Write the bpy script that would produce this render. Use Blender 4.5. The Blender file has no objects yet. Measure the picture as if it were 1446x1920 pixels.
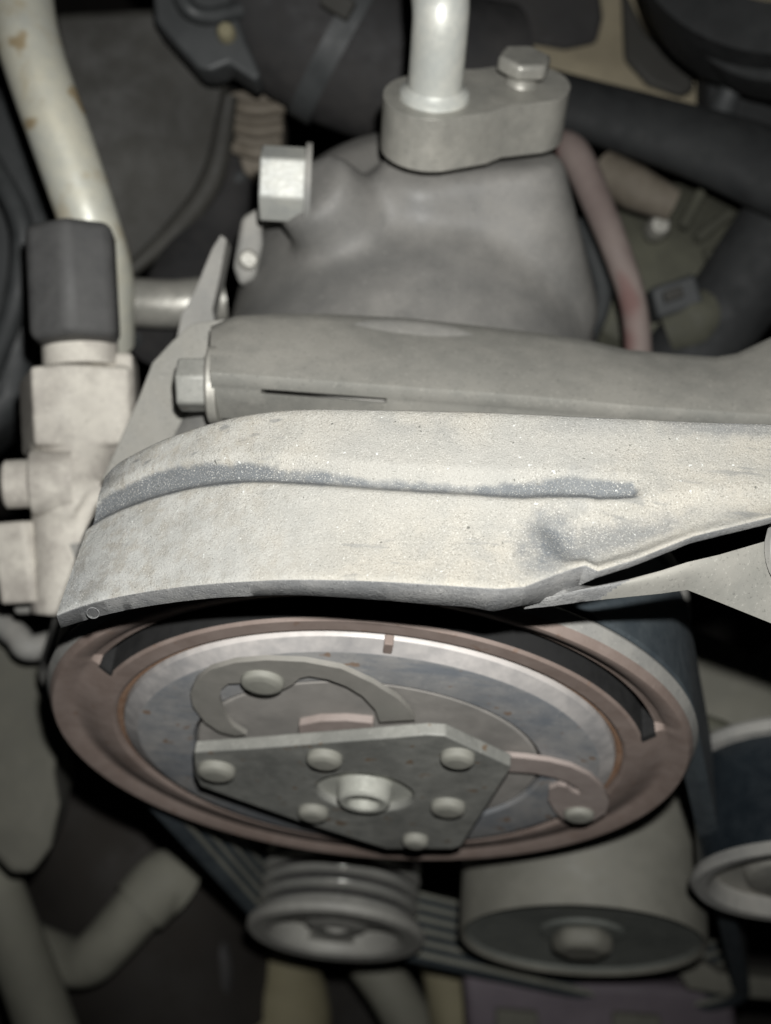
import bpy, bmesh, math, random
from mathutils import Vector, Matrix
random.seed(7)
sc = bpy.context.scene
S = 0.001                                   # all measures below are millimetres

# ------------------------------------------------------------------ camera
CAM = Vector((-2.30, -97.61, 226.33))
RT = Vector((0.9952, 0.0810, 0.0544)); UP = Vector((-0.0976, 0.8261, 0.5551)); FW = Vector((0.0, 0.5577, -0.8300))
RT.normalize(); FW = (FW - RT * FW.dot(RT)).normalized(); UP = RT.cross(FW).normalized()
FPX = 2400.0; PW, PH = 1446.0, 1920.0
cd = bpy.data.cameras.new('camera'); cam = bpy.data.objects.new('camera', cd); sc.collection.objects.link(cam)
cam.matrix_world = Matrix(((RT.x, UP.x, -FW.x, CAM.x*S), (RT.y, UP.y, -FW.y, CAM.y*S), (RT.z, UP.z, -FW.z, CAM.z*S), (0, 0, 0, 1)))
cd.sensor_fit = 'HORIZONTAL'; cd.sensor_width = 36.0; cd.lens = 36.0 * FPX / PW
cd.clip_start = 0.01; cd.clip_end = 20
cd.dof.use_dof = True; cd.dof.focus_distance = 0.178; cd.dof.aperture_fstop = 25.0
sc.camera = cam

# ------------------------------------------------------------------ light: the phone's own flash beside the lens, faint garage light around
w = bpy.data.worlds.new('World'); sc.world = w; w.use_nodes = True
w.node_tree.nodes['Background'].inputs[0].default_value = (0.75, 0.85, 1.0, 1)
w.node_tree.nodes['Background'].inputs[1].default_value = 0.004
ld = bpy.data.lights.new('flash', 'SPOT'); ld.energy = 3.95; ld.shadow_soft_size = 0.0022; ld.color = (1.0, 0.995, 0.975)
ld.spot_size = math.radians(75); ld.spot_blend = 1.0
lo = bpy.data.objects.new('flash', ld); sc.collection.objects.link(lo)
FLASH = CAM + UP*19 + RT*7 - FW*2
lo.location = FLASH*S
aim = CAM + FW*220 + UP*16 - FLASH
lo.rotation_euler = aim.to_track_quat('-Z', 'Y').to_euler()
sc.view_settings.view_transform = 'Standard'; sc.view_settings.look = 'None'
sc.view_settings.exposure = 0.0; sc.view_settings.gamma = 1.0; sc.view_settings.use_curve_mapping = False

# ------------------------------------------------------------------ measuring helpers
def ray(px, py): return FW + RT*((px - PW/2)/FPX) - UP*((py - PH/2)/FPX)
def P(px, py, ax, val):
    d = ray(px, py); i = 'xyz'.index(ax)
    return CAM + d*((val - CAM[i])/d[i])
def D(px, py, dep): return CAM + ray(px, py)*dep

# ------------------------------------------------------------------ materials
def mat(name, base, dust=None, amt=0.45, blotch=70, grain=0.0, gscale=2600, rough=0.7, metal=0.0, bump=0.25, up=0.0, dark=0.75, spot=None, soft=0.22, streak=None):
    m = bpy.data.materials.new(name); m.use_nodes = True
    nt = m.node_tree; n = nt.nodes; L = nt.links; b = n['Principled BSDF']
    b.inputs['Metallic'].default_value = metal
    tc = n.new('ShaderNodeTexCoord')
    def noise(scale, detail=4, r=0.55, dist=0.0, vec=None):
        t = n.new('ShaderNodeTexNoise'); t.inputs['Scale'].default_value = scale; t.inputs['Detail'].default_value = detail
        t.inputs['Roughness'].default_value = r; t.inputs['Distortion'].default_value = dist
        L.new(vec if vec else tc.outputs['Object'], t.inputs['Vector']); return t.outputs['Fac']
    def rng(x, a, c, lo_=0.0, hi=1.0):
        r = n.new('ShaderNodeMapRange'); r.interpolation_type = 'SMOOTHSTEP'
        for k, v in ((1, a), (2, c), (3, lo_), (4, hi)): r.inputs[k].default_value = v
        L.new(x, r.inputs[0]); return r.outputs[0]
    def op(o, x, y):
        q = n.new('ShaderNodeMath'); q.operation = o; q.use_clamp = (o == 'ADD')
        for k, v in ((0, x), (1, y)):
            if isinstance(v, (int, float)): q.inputs[k].default_value = v
            else: L.new(v, q.inputs[k])
        return q.outputs[0]
    def mix(f, a, c):
        q = n.new('ShaderNodeMix'); q.data_type = 'RGBA'
        for k, v in ((0, f), (6, a), (7, c)):
            if isinstance(v, (int, float)): q.inputs[k].default_value = v
            elif isinstance(v, tuple): q.inputs[k].default_value = (*v, 1)
            else: L.new(v, q.inputs[k])
        return q.outputs[2]
    n1 = noise(blotch, 6, 0.6, 0.3); n2 = noise(blotch*5.3, 4, 0.6)
    f = op('ADD', op('MULTIPLY', n1, 0.7), op('MULTIPLY', n2, 0.3))
    f = rng(f, 0.5 - soft + (0.5 - amt)*0.5, 0.5 + soft + (0.5 - amt)*0.5)
    if up:
        g = n.new('ShaderNodeNewGeometry'); sx = n.new('ShaderNodeSeparateXYZ'); L.new(g.outputs['Normal'], sx.inputs[0])
        f = op('ADD', f, op('MULTIPLY', rng(sx.outputs[2], 0.3, 1.0), up))
    dust = dust or tuple(min(1, c*1.5) for c in base)
    col = mix(f, base, dust)
    n3 = noise(blotch*0.45, 3, 0.5, 0.6)
    col = mix(rng(n3, 0.35, 0.65, 0.0, 1.0), mix(1 - dark, col, tuple(c*0.45 for c in base)), col)
    if streak:
        mp = n.new('ShaderNodeMapping'); mp.inputs['Scale'].default_value = streak[0]; L.new(tc.outputs['Object'], mp.inputs[0])
        ns = noise(1.0, 4, 0.6, 0.2, mp.outputs[0])
        col = mix(rng(ns, 0.52, 0.68, 0, streak[2]), col, streak[1])
    if spot:
        n4 = noise(spot[1], 2, 0.5); col = mix(rng(n4, spot[2], spot[2] + 0.06), col, spot[0])
    hgt = op('MULTIPLY', n2, 0.6)
    if grain:
        n5 = noise(gscale, 2, 0.6)
        col = mix(rng(n5, 0.40, 0.28, 0, grain), col, tuple(c*0.35 for c in base))
        col = mix(rng(n5, 0.62, 0.74, 0, grain*0.8), col, tuple(min(1, c*1.5 + 0.05) for c in dust))
        hgt = op('ADD', hgt, op('MULTIPLY', n5, grain*0.6))
    L.new(col, b.inputs['Base Color'])
    L.new(rng(n2, 0.3, 0.7, max(0.05, rough - 0.1), min(1, rough + 0.1)), b.inputs['Roughness'])
    if bump:
        bp = n.new('ShaderNodeBump'); bp.inputs['Strength'].default_value = bump; bp.inputs['Distance'].default_value = 0.0004
        L.new(hgt, bp.inputs['Height']); L.new(bp.outputs[0], b.inputs['Normal'])
    return m

M = {}
M['cast'] = mat('cast_aluminium', (0.20, 0.20, 0.19), (0.30, 0.29, 0.265), grain=0.25, gscale=1500, rough=0.75, metal=0.0, up=0.25)
M['body'] = mat('body_aluminium', (0.125, 0.125, 0.12), (0.245, 0.236, 0.218), blotch=28, grain=0.3, gscale=1500, rough=0.6, up=0.2)
M['bar'] = mat('bar_aluminium', (0.18, 0.18, 0.163), (0.28, 0.27, 0.24), blotch=45, grain=0.4, gscale=1700, rough=0.75, up=0.35)
M['bright'] = mat('bright_aluminium', (0.52, 0.54, 0.51), (0.66, 0.65, 0.58), blotch=90, rough=0.45, metal=0.25, bump=0.15)
M['bolt'] = mat('plated_bolt', (0.40, 0.41, 0.39), (0.52, 0.52, 0.47), blotch=160, rough=0.5, metal=0.15, grain=0.15, gscale=1300)
M['fitting'] = mat('fitting_aluminium', (0.31, 0.305, 0.275), (0.42, 0.405, 0.36), blotch=70, rough=0.42, metal=0.35, grain=0.25, gscale=1300, bump=0.5)
M['pipe'] = mat('stained_pipe', (0.56, 0.57, 0.51), (0.66, 0.63, 0.50), blotch=60, rough=0.5, metal=0.15, spot=((0.36, 0.29, 0.18), 90, 0.62), bump=0.3, streak=((110, 110, 60), (0.42, 0.35, 0.22), 0.55))
M['valve'] = mat('valve_aluminium', (0.28, 0.255, 0.228), (0.58, 0.55, 0.485), amt=0.52, blotch=75, grain=0.3, gscale=1200, rough=0.8, up=0.1, dark=0.7)
M['rotor'] = mat('dusty_pink_steel', (0.165, 0.125, 0.106), (0.24, 0.192, 0.168), blotch=45, rough=0.75, grain=0.15, gscale=1500, dark=0.8, spot=((0.17, 0.12, 0.095), 400, 0.66))
M['plate'] = mat('blue_grey_steel', (0.20, 0.215, 0.235), (0.38, 0.365, 0.345), amt=0.47, blotch=55, rough=0.5, metal=0.1, streak=((50, 50, 220), (0.17, 0.19, 0.215), 0.7), grain=0.25, gscale=1300, spot=((0.22, 0.16, 0.12), 300, 0.67))
M['plate_edge'] = mat('top_lit_edge', (0.26, 0.255, 0.255), (0.52, 0.49, 0.465), blotch=70, rough=0.5, metal=0.1, up=0.6)  # paler on upward faces: settled dust plus light the chamfer catches, painted in
M['rust'] = mat('rust_line', (0.20, 0.105, 0.055), (0.30, 0.20, 0.14), blotch=150, rough=0.9)
M['inner'] = mat('inner_steel', (0.225, 0.215, 0.20), (0.33, 0.31, 0.285), blotch=60, rough=0.65)
M['spring'] = mat('spring_steel', (0.20, 0.195, 0.175), (0.265, 0.25, 0.225), blotch=60, rough=0.65)
M['spring_pink'] = mat('spring_pink_steel', (0.26, 0.215, 0.195), (0.34, 0.29, 0.265), blotch=60, rough=0.65)
M['hub'] = mat('hub_steel', (0.16, 0.163, 0.15), (0.29, 0.288, 0.262), blotch=70, rough=0.6, up=0.4, grain=0.3, gscale=1400, metal=0.1, dark=0.6, spot=((0.15, 0.11, 0.075), 330, 0.66))
M['rivet'] = mat('rivet_steel', (0.155, 0.155, 0.135), (0.26, 0.255, 0.22), blotch=180, rough=0.7, up=0.3, metal=0.0)
M['nut'] = mat('nut_steel', (0.36, 0.365, 0.325), (0.48, 0.48, 0.43), blotch=140, rough=0.45, metal=0.2)
M['belt'] = mat('belt_rubber', (0.030, 0.040, 0.048), (0.055, 0.068, 0.074), blotch=60, rough=0.75, grain=0.2, gscale=1200)
M['tread'] = mat('glossy_tread', (0.010, 0.014, 0.018), (0.022, 0.028, 0.033), blotch=60, rough=0.35)
M['rib'] = mat('rib_rubber', (0.14, 0.142, 0.12), (0.21, 0.21, 0.175), blotch=60, rough=0.8)
M['black'] = mat('black_plastic', (0.012, 0.013, 0.014), (0.026, 0.028, 0.028), blotch=40, rough=0.8)
M['slot_shade'] = mat('slot_shadow_black', (0.004, 0.004, 0.004), (0.008, 0.008, 0.008), blotch=60, rough=0.9)  # near black, paints the bracket's shadow into the rotor slot
M['grey_plastic'] = mat('grey_plastic', (0.027, 0.026, 0.022), (0.054, 0.052, 0.045), blotch=25, rough=0.7)
M['slate'] = mat('slate_plastic', (0.034, 0.037, 0.038), (0.062, 0.066, 0.067), blotch=30, rough=0.6)
M['cap'] = mat('black_cap', (0.058, 0.058, 0.058), (0.10, 0.099, 0.096), blotch=50, rough=0.7, grain=0.1)
M['hose'] = mat('dusty_hose', (0.022, 0.022, 0.023), (0.047, 0.044, 0.042), blotch=40, rough=0.8)
M['tan'] = mat('tan_painted_steel', (0.20, 0.172, 0.115), (0.32, 0.28, 0.195), blotch=40, rough=0.75)
M['brown'] = mat('brown_plastic', (0.11, 0.093, 0.07), (0.20, 0.175, 0.14), blotch=50, rough=0.75)
M['pinkhose'] = mat('pinkish_hose', (0.15, 0.115, 0.105), (0.24, 0.20, 0.18), blotch=40, rough=0.8, spot=((0.15, 0.088, 0.08), 34, 0.56))
M['olive'] = mat('olive_casting', (0.05, 0.05, 0.037), (0.10, 0.10, 0.072), blotch=60, rough=0.8)
M['idler'] = mat('idler_drum', (0.155, 0.152, 0.128), (0.215, 0.208, 0.176), blotch=40, rough=0.7)
M['idler_face'] = mat('idler_face', (0.12, 0.13, 0.118), (0.18, 0.188, 0.168), blotch=50, rough=0.7)
M['steel'] = mat('grooved_steel', (0.30, 0.30, 0.28), (0.40, 0.395, 0.36), blotch=60, rough=0.18, metal=0.4, bump=0.05)
M['steel_face'] = mat('pulley_face_steel', (0.25, 0.245, 0.225), (0.34, 0.335, 0.305), blotch=60, rough=0.6, metal=0.1)
M['tube'] = mat('greenish_tube', (0.16, 0.158, 0.128), (0.245, 0.24, 0.195), blotch=25, rough=0.8)
M['block'] = mat('engine_block_casting', (0.10, 0.098, 0.08), (0.18, 0.175, 0.145), blotch=30, rough=0.85)
M['purple'] = mat('purple_plastic', (0.10, 0.083, 0.098), (0.17, 0.145, 0.162), blotch=25, rough=0.7)
M['yellow'] = mat('yellowish_plastic', (0.20, 0.18, 0.11), (0.28, 0.255, 0.165), blotch=30, rough=0.8)
M['floor'] = mat('oily_tray', (0.012, 0.010, 0.008), (0.024, 0.020, 0.016), blotch=12, rough=0.8)

# bracket: grainy pale dust with bare blue-grey metal on the rib and where hands and tools rubbed it
def bracket_material():
    m = bpy.data.materials.new('dusty_bracket'); m.use_nodes = True
    nt = m.node_tree; n = nt.nodes; L = nt.links; b = n['Principled BSDF']
    tc = n.new('ShaderNodeTexCoord'); uv = n.new('ShaderNodeUVMap')
    def noise(scale, d=4, r=0.55):
        t = n.new('ShaderNodeTexNoise'); t.inputs['Scale'].default_value = scale; t.inputs['Detail'].default_value = d; t.inputs['Roughness'].default_value = r
        L.new(tc.outputs['Object'], t.inputs['Vector']); return t.outputs['Fac']
    def rng(x, a, c, lo_=0.0, hi=1.0):
        r = n.new('ShaderNodeMapRange'); r.interpolation_type = 'SMOOTHSTEP'
        for k, v in ((1, a), (2, c), (3, lo_), (4, hi)): r.inputs[k].default_value = v
        L.new(x, r.inputs[0]); return r.outputs[0]
    def op(o, x, y, cl=False):
        q = n.new('ShaderNodeMath'); q.operation = o; q.use_clamp = cl
        for k, v in ((0, x), (1, y)):
            if isinstance(v, (int, float)): q.inputs[k].default_value = v
            else: L.new(v, q.inputs[k])
        return q.outputs[0]
    def mix(f, a, c):
        q = n.new('ShaderNodeMix'); q.data_type = 'RGBA'
        for k, v in ((0, f), (6, a), (7, c)):
            if isinstance(v, (int, float)): q.inputs[k].default_value = v
            elif isinstance(v, tuple): q.inputs[k].default_value = (*v, 1)
            else: L.new(v, q.inputs[k])
        return q.outputs[2]
    sx = n.new('ShaderNodeSeparateXYZ'); L.new(uv.outputs[0], sx.inputs[0]); U, V = sx.outputs[0], sx.outputs[1]
    at = n.new('ShaderNodeAttribute'); at.attribute_name = 'bare'
    nb = noise(160, 5, 0.6); ng = noise(4300, 3, 0.75); nm = noise(900, 3, 0.6); nl = noise(28, 3); ns = noise(420, 4, 0.6)
    def spot(u, v, ru, rv, k):
        a = op('MULTIPLY', op('SUBTRACT', U, u), 1/ru); c = op('MULTIPLY', op('SUBTRACT', V, v), 1/rv)
        d = op('SQRT', op('ADD', op('MULTIPLY', a, a), op('MULTIPLY', c, c)), 0)
        d = op('ADD', d, op('MULTIPLY', op('SUBTRACT', ns, 0.5), 1.3))
        return rng(d, 1.25, 0.2, 0, k)
    bare = op('ADD', at.outputs['Fac'], op('MULTIPLY', op('SUBTRACT', nb, 0.5), 0.9)); bare = op('ADD', bare, op('MULTIPLY', op('SUBTRACT', ns, 0.5), 0.7))
    bare = rng(bare, 0.25, 0.8, 0, 0.95)
    for a in ((0.718, 0.80, 0.050, 0.22, 1.0), (0.74, 0.88, 0.05, 0.10, 0.8), (0.80, 0.80, 0.11, 0.14, 0.7), (0.95, 0.06, 0.12, 0.13, 0.6), (0.13, 0.05, 0.055, 0.18, 0.45), (0.085, 0.85, 0.05, 0.25, 0.4), (0.77, 0.06, 0.09, 0.10, 0.28)):
        bare = op('MAXIMUM', bare, spot(*a))
    # grains of dust keep clinging to the bare metal
    bare = op('MULTIPLY', bare, rng(ng, 0.68, 0.52, 0.45, 1.0))
    dust = mix(rng(nl, 0.35, 0.65), (0.285, 0.278, 0.254), (0.315, 0.296, 0.254))
    pale = n.new('ShaderNodeMapRange'); 
    for k, v in ((1, 0.45), (2, 0.0), (3, 0.0), (4, 0.85)): pale.inputs[k].default_value = v
    L.new(U, pale.inputs[0])
    dust = mix(op('MULTIPLY', pale.outputs[0], rng(ns, 0.35, 0.6)), dust, (0.44, 0.45, 0.44))
    dust = mix(rng(nb, 0.38, 0.62, 0.0, 0.4), dust, (0.235, 0.235, 0.218))
    col = mix(bare, dust, (0.10, 0.109, 0.117))
    nu = noise(55, 4, 0.65); gm = rng(nu, 0.36, 0.64, 0.5, 1.0)
    col = mix(op('MULTIPLY', rng(ng, 0.46, 0.30, 0, 1.0), gm), col, (0.11, 0.105, 0.09))
    col = mix(op('MULTIPLY', rng(ng, 0.56, 0.70, 0, 0.9), gm), col, (0.50, 0.49, 0.45))
    # stray chips, scuffs and oily smears
    mp = n.new('ShaderNodeMapping'); mp.inputs['Scale'].default_value = (130, 700, 400); mp.inputs['Rotation'].default_value = (0, 0, 0.35); L.new(tc.outputs['Object'], mp.inputs[0])
    t = n.new('ShaderNodeTexNoise'); t.inputs['Scale'].default_value = 1.0; t.inputs['Detail'].default_value = 3; L.new(mp.outputs[0], t.inputs['Vector'])
    sm = op('MULTIPLY', rng(t.outputs['Fac'], 0.60, 0.70), rng(nl, 0.45, 0.62)); col = mix(op('MULTIPLY', sm, 0.6), col, (0.12, 0.125, 0.125))
    np_ = noise(75, 5, 0.7); col = mix(rng(np_, 0.56, 0.72, 0, 0.3), col, (0.17, 0.175, 0.172))
    nc = noise(1150, 2, 0.5); col = mix(rng(nc, 0.715, 0.76, 0, 0.8), col, (0.55, 0.56, 0.54)); col = mix(rng(nc, 0.265, 0.235, 0, 0.85), col, (0.07, 0.07, 0.06))
    L.new(col, b.inputs['Base Color']); b.inputs['Roughness'].default_value = 0.85
    h = op('ADD', op('MULTIPLY', ng, 0.55), op('MULTIPLY', nm, 0.5)); h = op('ADD', h, op('MULTIPLY', nb, 0.8))
    bp = n.new('ShaderNodeBump'); bp.inputs['Strength'].default_value = 0.8; bp.inputs['Distance'].default_value = 0.0004
    L.new(h, bp.inputs['Height']); L.new(bp.outputs[0], b.inputs['Normal'])
    return m
M['bracket'] = bracket_material()
M['bracket_edge'] = mat('dark_bracket_edge', (0.115, 0.118, 0.12), (0.20, 0.198, 0.19), blotch=140, grain=0.9, gscale=3600, rough=0.75, bump=0.7, up=0.2)  # darker grey than the top of the arm

# ------------------------------------------------------------------ mesh helpers (coordinates in mm)
def empty(name, loc, label=None, cat=None, group=None):
    o = bpy.data.objects.new(name, None); sc.collection.objects.link(o); o.location = Vector(loc)*S; o.empty_display_size = 0.005
    if label: o['label'] = label; o['category'] = cat
    if group: o['group'] = group
    o['at'] = 0
    del o['at']
    return o
def tag(o, label, cat, group=None):
    o['label'] = label; o['category'] = cat
    if group: o['group'] = group
    return o
def base_of(parent):
    v = Vector((0, 0, 0))
    while parent is not None: v += parent.location; parent = parent.parent
    return v
def link(name, bm, m, parent=None, smooth=35, bevel=0.0, seg=2, subsurf=0):
    bm.normal_update()
    bmesh.ops.remove_doubles(bm, verts=bm.verts, dist=1e-4)
    bmesh.ops.recalc_face_normals(bm, faces=bm.faces)
    me = bpy.data.meshes.new(name); off = base_of(parent)
    for v in bm.verts: v.co = v.co*S - off
    bm.to_mesh(me); bm.free()
    me.materials.append(M[m] if isinstance(m, str) else m)
    if smooth:
        for p in me.polygons: p.use_smooth = True
        me.set_sharp_from_angle(angle=math.radians(smooth))
    o = bpy.data.objects.new(name, me); sc.collection.objects.link(o); o.parent = parent
    if bevel:
        b = o.modifiers.new('bevel', 'BEVEL'); b.width = bevel*S; b.segments = seg; b.limit_method = 'ANGLE'; b.angle_limit = math.radians(30)
        b.harden_normals = False
    if subsurf:
        b = o.modifiers.new('sub', 'SUBSURF'); b.levels = subsurf; b.render_levels = subsurf
    return o
def frame(axis):
    a = Vector(axis).normalized(); t = Vector((0, 0, 1)) if abs(a.z) < 0.9 else Vector((0, 1, 0))
    u = a.cross(t).normalized(); return u, a.cross(u).normalized(), a
def lathe_bm(bm, prof, org, axis, seg=64, close=False):
    u, v, a = frame(axis); org = Vector(org); rings = []
    for r, h in prof:
        if r < 1e-6: rings.append([bm.verts.new(org + a*h)])
        else: rings.append([bm.verts.new(org + a*h + (u*math.cos(2*math.pi*k/seg) + v*math.sin(2*math.pi*k/seg))*r) for k in range(seg)])
    prs = list(zip(rings, rings[1:])) + ([(rings[-1], rings[0])] if close else [])
    for A, B in prs:
        for k in range(seg):
            q = (k+1) % seg
            if len(A) == 1 and len(B) == 1: continue
            if len(A) == 1: bm.faces.new((A[0], B[k], B[q]))
            elif len(B) == 1: bm.faces.new((A[k], A[q], B[0]))
            else: bm.faces.new((A[k], A[q], B[q], B[k]))
    return bm
def lathe(name, prof, org, axis, m, parent=None, seg=64, smooth=35, bevel=0, close=False):
    return link(name, lathe_bm(bmesh.new(), prof, org, axis, seg, close), m, parent, smooth, bevel)
def prism_bm(bm, pts, vec):
    pts = [Vector(p) for p in pts]; vec = Vector(vec)
    a = [bm.verts.new(p) for p in pts]; b = [bm.verts.new(p + vec) for p in pts]
    f1 = bm.faces.new(a); f2 = bm.faces.new(list(reversed(b)))
    for i in range(len(a)):
        j = (i+1) % len(a); bm.faces.new((a[j], a[i], b[i], b[j]))
    return bm
def prism(name, pts, vec, m, parent=None, smooth=35, bevel=0.4, seg=2):
    bm = prism_bm(bmesh.new(), pts, vec)
    bm.normal_update()
    if len(pts) > 6: bmesh.ops.triangulate(bm, faces=[f for f in bm.faces if len(f.verts) > 4], ngon_method='EAR_CLIP')
    return link(name, bm, m, parent, smooth, bevel, seg)
def box(name, c, ex, ey, ez, m, parent=None, bevel=0.6, seg=2):
    c = Vector(c); ex, ey, ez = Vector(ex), Vector(ey), Vector(ez); bm = bmesh.new()
    prism_bm(bm, [c-ex-ey-ez, c+ex-ey-ez, c+ex+ey-ez, c-ex+ey-ez], ez*2)
    return link(name, bm, m, parent, 35, bevel, seg)
def catmull(pts, n=8):
    pts = [Vector(p) for p in pts]; P_ = [pts[0]*2 - pts[1]] + pts + [pts[-1]*2 - pts[-2]]; out = []
    for i in range(1, len(P_)-2):
        a, b, c, d = P_[i-1:i+3]
        for k in range(n):
            t = k/n
            out.append(0.5*((2*b) + (c-a)*t + (2*a-5*b+4*c-d)*t*t + (3*b-a-3*c+d)*t**3))
    out.append(pts[-1]); return out
def tube(name, pts, rad, m, parent=None, seg=20, n=8, smooth=50, flat=1.0, wob=0.0):
    path = catmull(pts, n); bm = bmesh.new(); rings = []; N = len(path)
    t0 = (path[1]-path[0]).normalized(); u = frame(t0)[0]
    rads = rad if isinstance(rad, (list, tuple)) else [rad, rad]
    for i, p in enumerate(path):
        t = (path[min(i+1, N-1)] - path[max(i-1, 0)]).normalized()
        u = (u - t*u.dot(t)).normalized(); v = t.cross(u)
        x = i/(N-1)*(len(rads)-1); k = min(int(x), len(rads)-2); r = rads[k] + (rads[k+1]-rads[k])*(x-k)
        r *= 1 + wob*math.sin(i*2.1)*0.5
        rings.append([bm.verts.new(p + (u*math.cos(2*math.pi*q/seg) + v*math.sin(2*math.pi*q/seg)*flat)*r) for q in range(seg)])
    for A, B in zip(rings, rings[1:]):
        for q in range(seg): bm.faces.new((A[q], A[(q+1) % seg], B[(q+1) % seg], B[q]))
    bm.faces.new(rings[0]); bm.faces.new(list(reversed(rings[-1])))
    return link(name, bm, m, parent, smooth)
def plate_hole(name, outline, holes, vec, m, parent=None, bevel=0.4):
    bm = bmesh.new(); vec = Vector(vec); loops = [[Vector(p) for p in outline]] + [[Vector(p) for p in h] for h in holes]
    edges = []; vs = []
    for lp in loops:
        a = [bm.verts.new(p) for p in lp]; vs.append(a)
        for i in range(len(a)): edges.append(bm.edges.new((a[i], a[(i+1) % len(a)])))
    r = bmesh.ops.triangle_fill(bm, edges=edges, use_beauty=True)
    fs = [g for g in r['geom'] if isinstance(g, bmesh.types.BMFace)]
    bmesh.ops.dissolve_limit(bm, angle_limit=0.01, verts=bm.verts, edges=[e for e in bm.edges if len(e.link_faces) == 2])
    fs = list(bm.faces)
    ex = bmesh.ops.extrude_face_region(bm, geom=fs, use_keep_orig=True)
    bmesh.ops.translate(bm, vec=vec, verts=[g for g in ex['geom'] if isinstance(g, bmesh.types.BMVert)])
    return link(name, bm, m, parent, 35, bevel)
def hexprofile(org, axis, r, rot=0.0, n=6):
    u, v, a = frame(axis); org = Vector(org)
    return [org + (u*math.cos(rot + 2*math.pi*k/n) + v*math.sin(rot + 2*math.pi*k/n))*r for k in range(n)]
def hexbolt(name, org, axis, r, h, m, parent=None, rot=0.0, bevel=0.5):
    a = Vector(axis).normalized(); return prism(name, hexprofile(org, axis, r, rot), a*h, m, parent, 35, bevel)
def share(o, name, delta, parent):
    c = o.copy(); c.name = name; sc.collection.objects.link(c); c.parent = parent; c.location = Vector(delta)*S; return c
def arc(cx, cz, r, y, a0, a1, n): return [Vector((cx + r*math.cos(a0+(a1-a0)*k/n), y, cz + r*math.sin(a0+(a1-a0)*k/n))) for k in range(n+1)]

# ================================================================== SETTING
fl = bmesh.new(); prism_bm(fl, [(-900, -700, -330), (900, -700, -330), (900, 1100, -330), (-900, 1100, -330)], (0, 0, -8))
o = link('engine_bay_floor', fl, 'floor', None, 0); o['kind'] = 'structure'
bw = bmesh.new(); prism_bm(bw, [(-900, 520, -330), (900, 520, -330), (900, 520, 420), (-900, 520, 420)], (0, 10, 0))
o = link('firewall', bw, 'floor', None, 0); o['kind'] = 'structure'

# ================================================================== COMPRESSOR CLUTCH PULLEY
cl = empty('clutch_pulley', (0, 0, 0), 'large dusty pink pulley with riveted hub plate below the arched bracket', 'pulley')
CC = Vector((-1.2, 0, 0))
def rotor():
    """pulley face of revolution; between SL0 and SL1 a deep slot opens on to the black coil behind it"""
    flat = [(12, 10), (45.0, 10), (45.0, 1.6), (47.2, 1.4), (47.5, -0.4), (48.1, -0.8), (50.9, -0.8), (51.4, -0.3), (51.6, 1.3), (51.7, 1.55), (52.6, 1.8), (53.6, 1.9), (53.8, 1.9), (54.2, 1.9), (55.3, 1.5), (55.6, 1.1), (55.9, 0.8), (58.4, -0.5), (59.1, -0.5), (59.8, 0.3), (60.0, 0.9)]
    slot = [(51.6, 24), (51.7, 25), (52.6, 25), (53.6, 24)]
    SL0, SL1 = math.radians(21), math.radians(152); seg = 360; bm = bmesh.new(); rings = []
    for k in range(seg):
        a = 2*math.pi*k/seg; ins = SL0 < a < SL1; pr = list(flat)
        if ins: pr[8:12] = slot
        else: pr[7:17] = [(51.2, -0.62), (51.6, -0.5), (51.8, -0.42), (52.6, -0.1), (53.6, 0.35), (53.8, 0.42), (54.2, 0.55), (55.0, 0.75), (55.5, 0.72), (56.0, 0.5)]
        rings.append([bm.verts.new((CC.x + r*math.cos(a), y, CC.z + r*math.sin(a))) for r, y in pr])
    for k in range(seg):
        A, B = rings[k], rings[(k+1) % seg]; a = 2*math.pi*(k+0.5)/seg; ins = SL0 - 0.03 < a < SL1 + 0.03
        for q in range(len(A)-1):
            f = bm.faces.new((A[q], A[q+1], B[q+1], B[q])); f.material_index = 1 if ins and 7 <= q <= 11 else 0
    o = link('rotor', bm, 'rotor', cl, 32); o.data.materials.append(M['slot_shade'])
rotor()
lathe('rim_edge', [(60.0, 0.9), (61.0, 2.9), (60.8, 3.4), (57.0, 4.3), (56, 5.0), (56, 26), (60.5, 27), (61.0, 27.8), (61.0, 29), (60, 29.5), (30, 29.5)], CC, (0, 1, 0), 'cast', cl, 160, 28)
lathe('rust_ring', [(46.2, 1.2), (47.4, 1.0), (47.5, 0.3), (46.7, 0.0), (46.2, 0.4)], CC, (0, 1, 0), 'rust', cl, 120, 35)
pl = lathe('armature_plate', [(32.8, 2.5), (32.8, -1.9), (33.1, -2.1), (42.8, -2.2), (43.2, -2.1)], CC, (0, 1, 0), 'plate', cl, 140, 30)
lathe('plate_rim', [(43.2, -2.1), (45.9, -0.7), (46.2, 0.0), (46.2, 2.5)], CC, (0, 1, 0), 'plate_edge', pl, 140, 30)
a = math.radians(88.2)
nd = Vector((math.cos(a), 0, math.sin(a))); nt_ = Vector((-nd.z, 0, nd.x))
box('rim_notch', CC + nd*44.9 + Vector((0, -1.0, 0)), nd*1.75, nt_*0.75, Vector((0, 0.95, 0)), 'rotor', pl, 0.2)
lathe('inner_disc', [(0, 1.2), (32.1, 1.2), (32.1, -1.5), (31.7, -1.8), (8, -1.8), (0, -1.8)], CC, (0, 1, 0), 'inner', cl, 120, 30)
Y1 = -3.3
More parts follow.
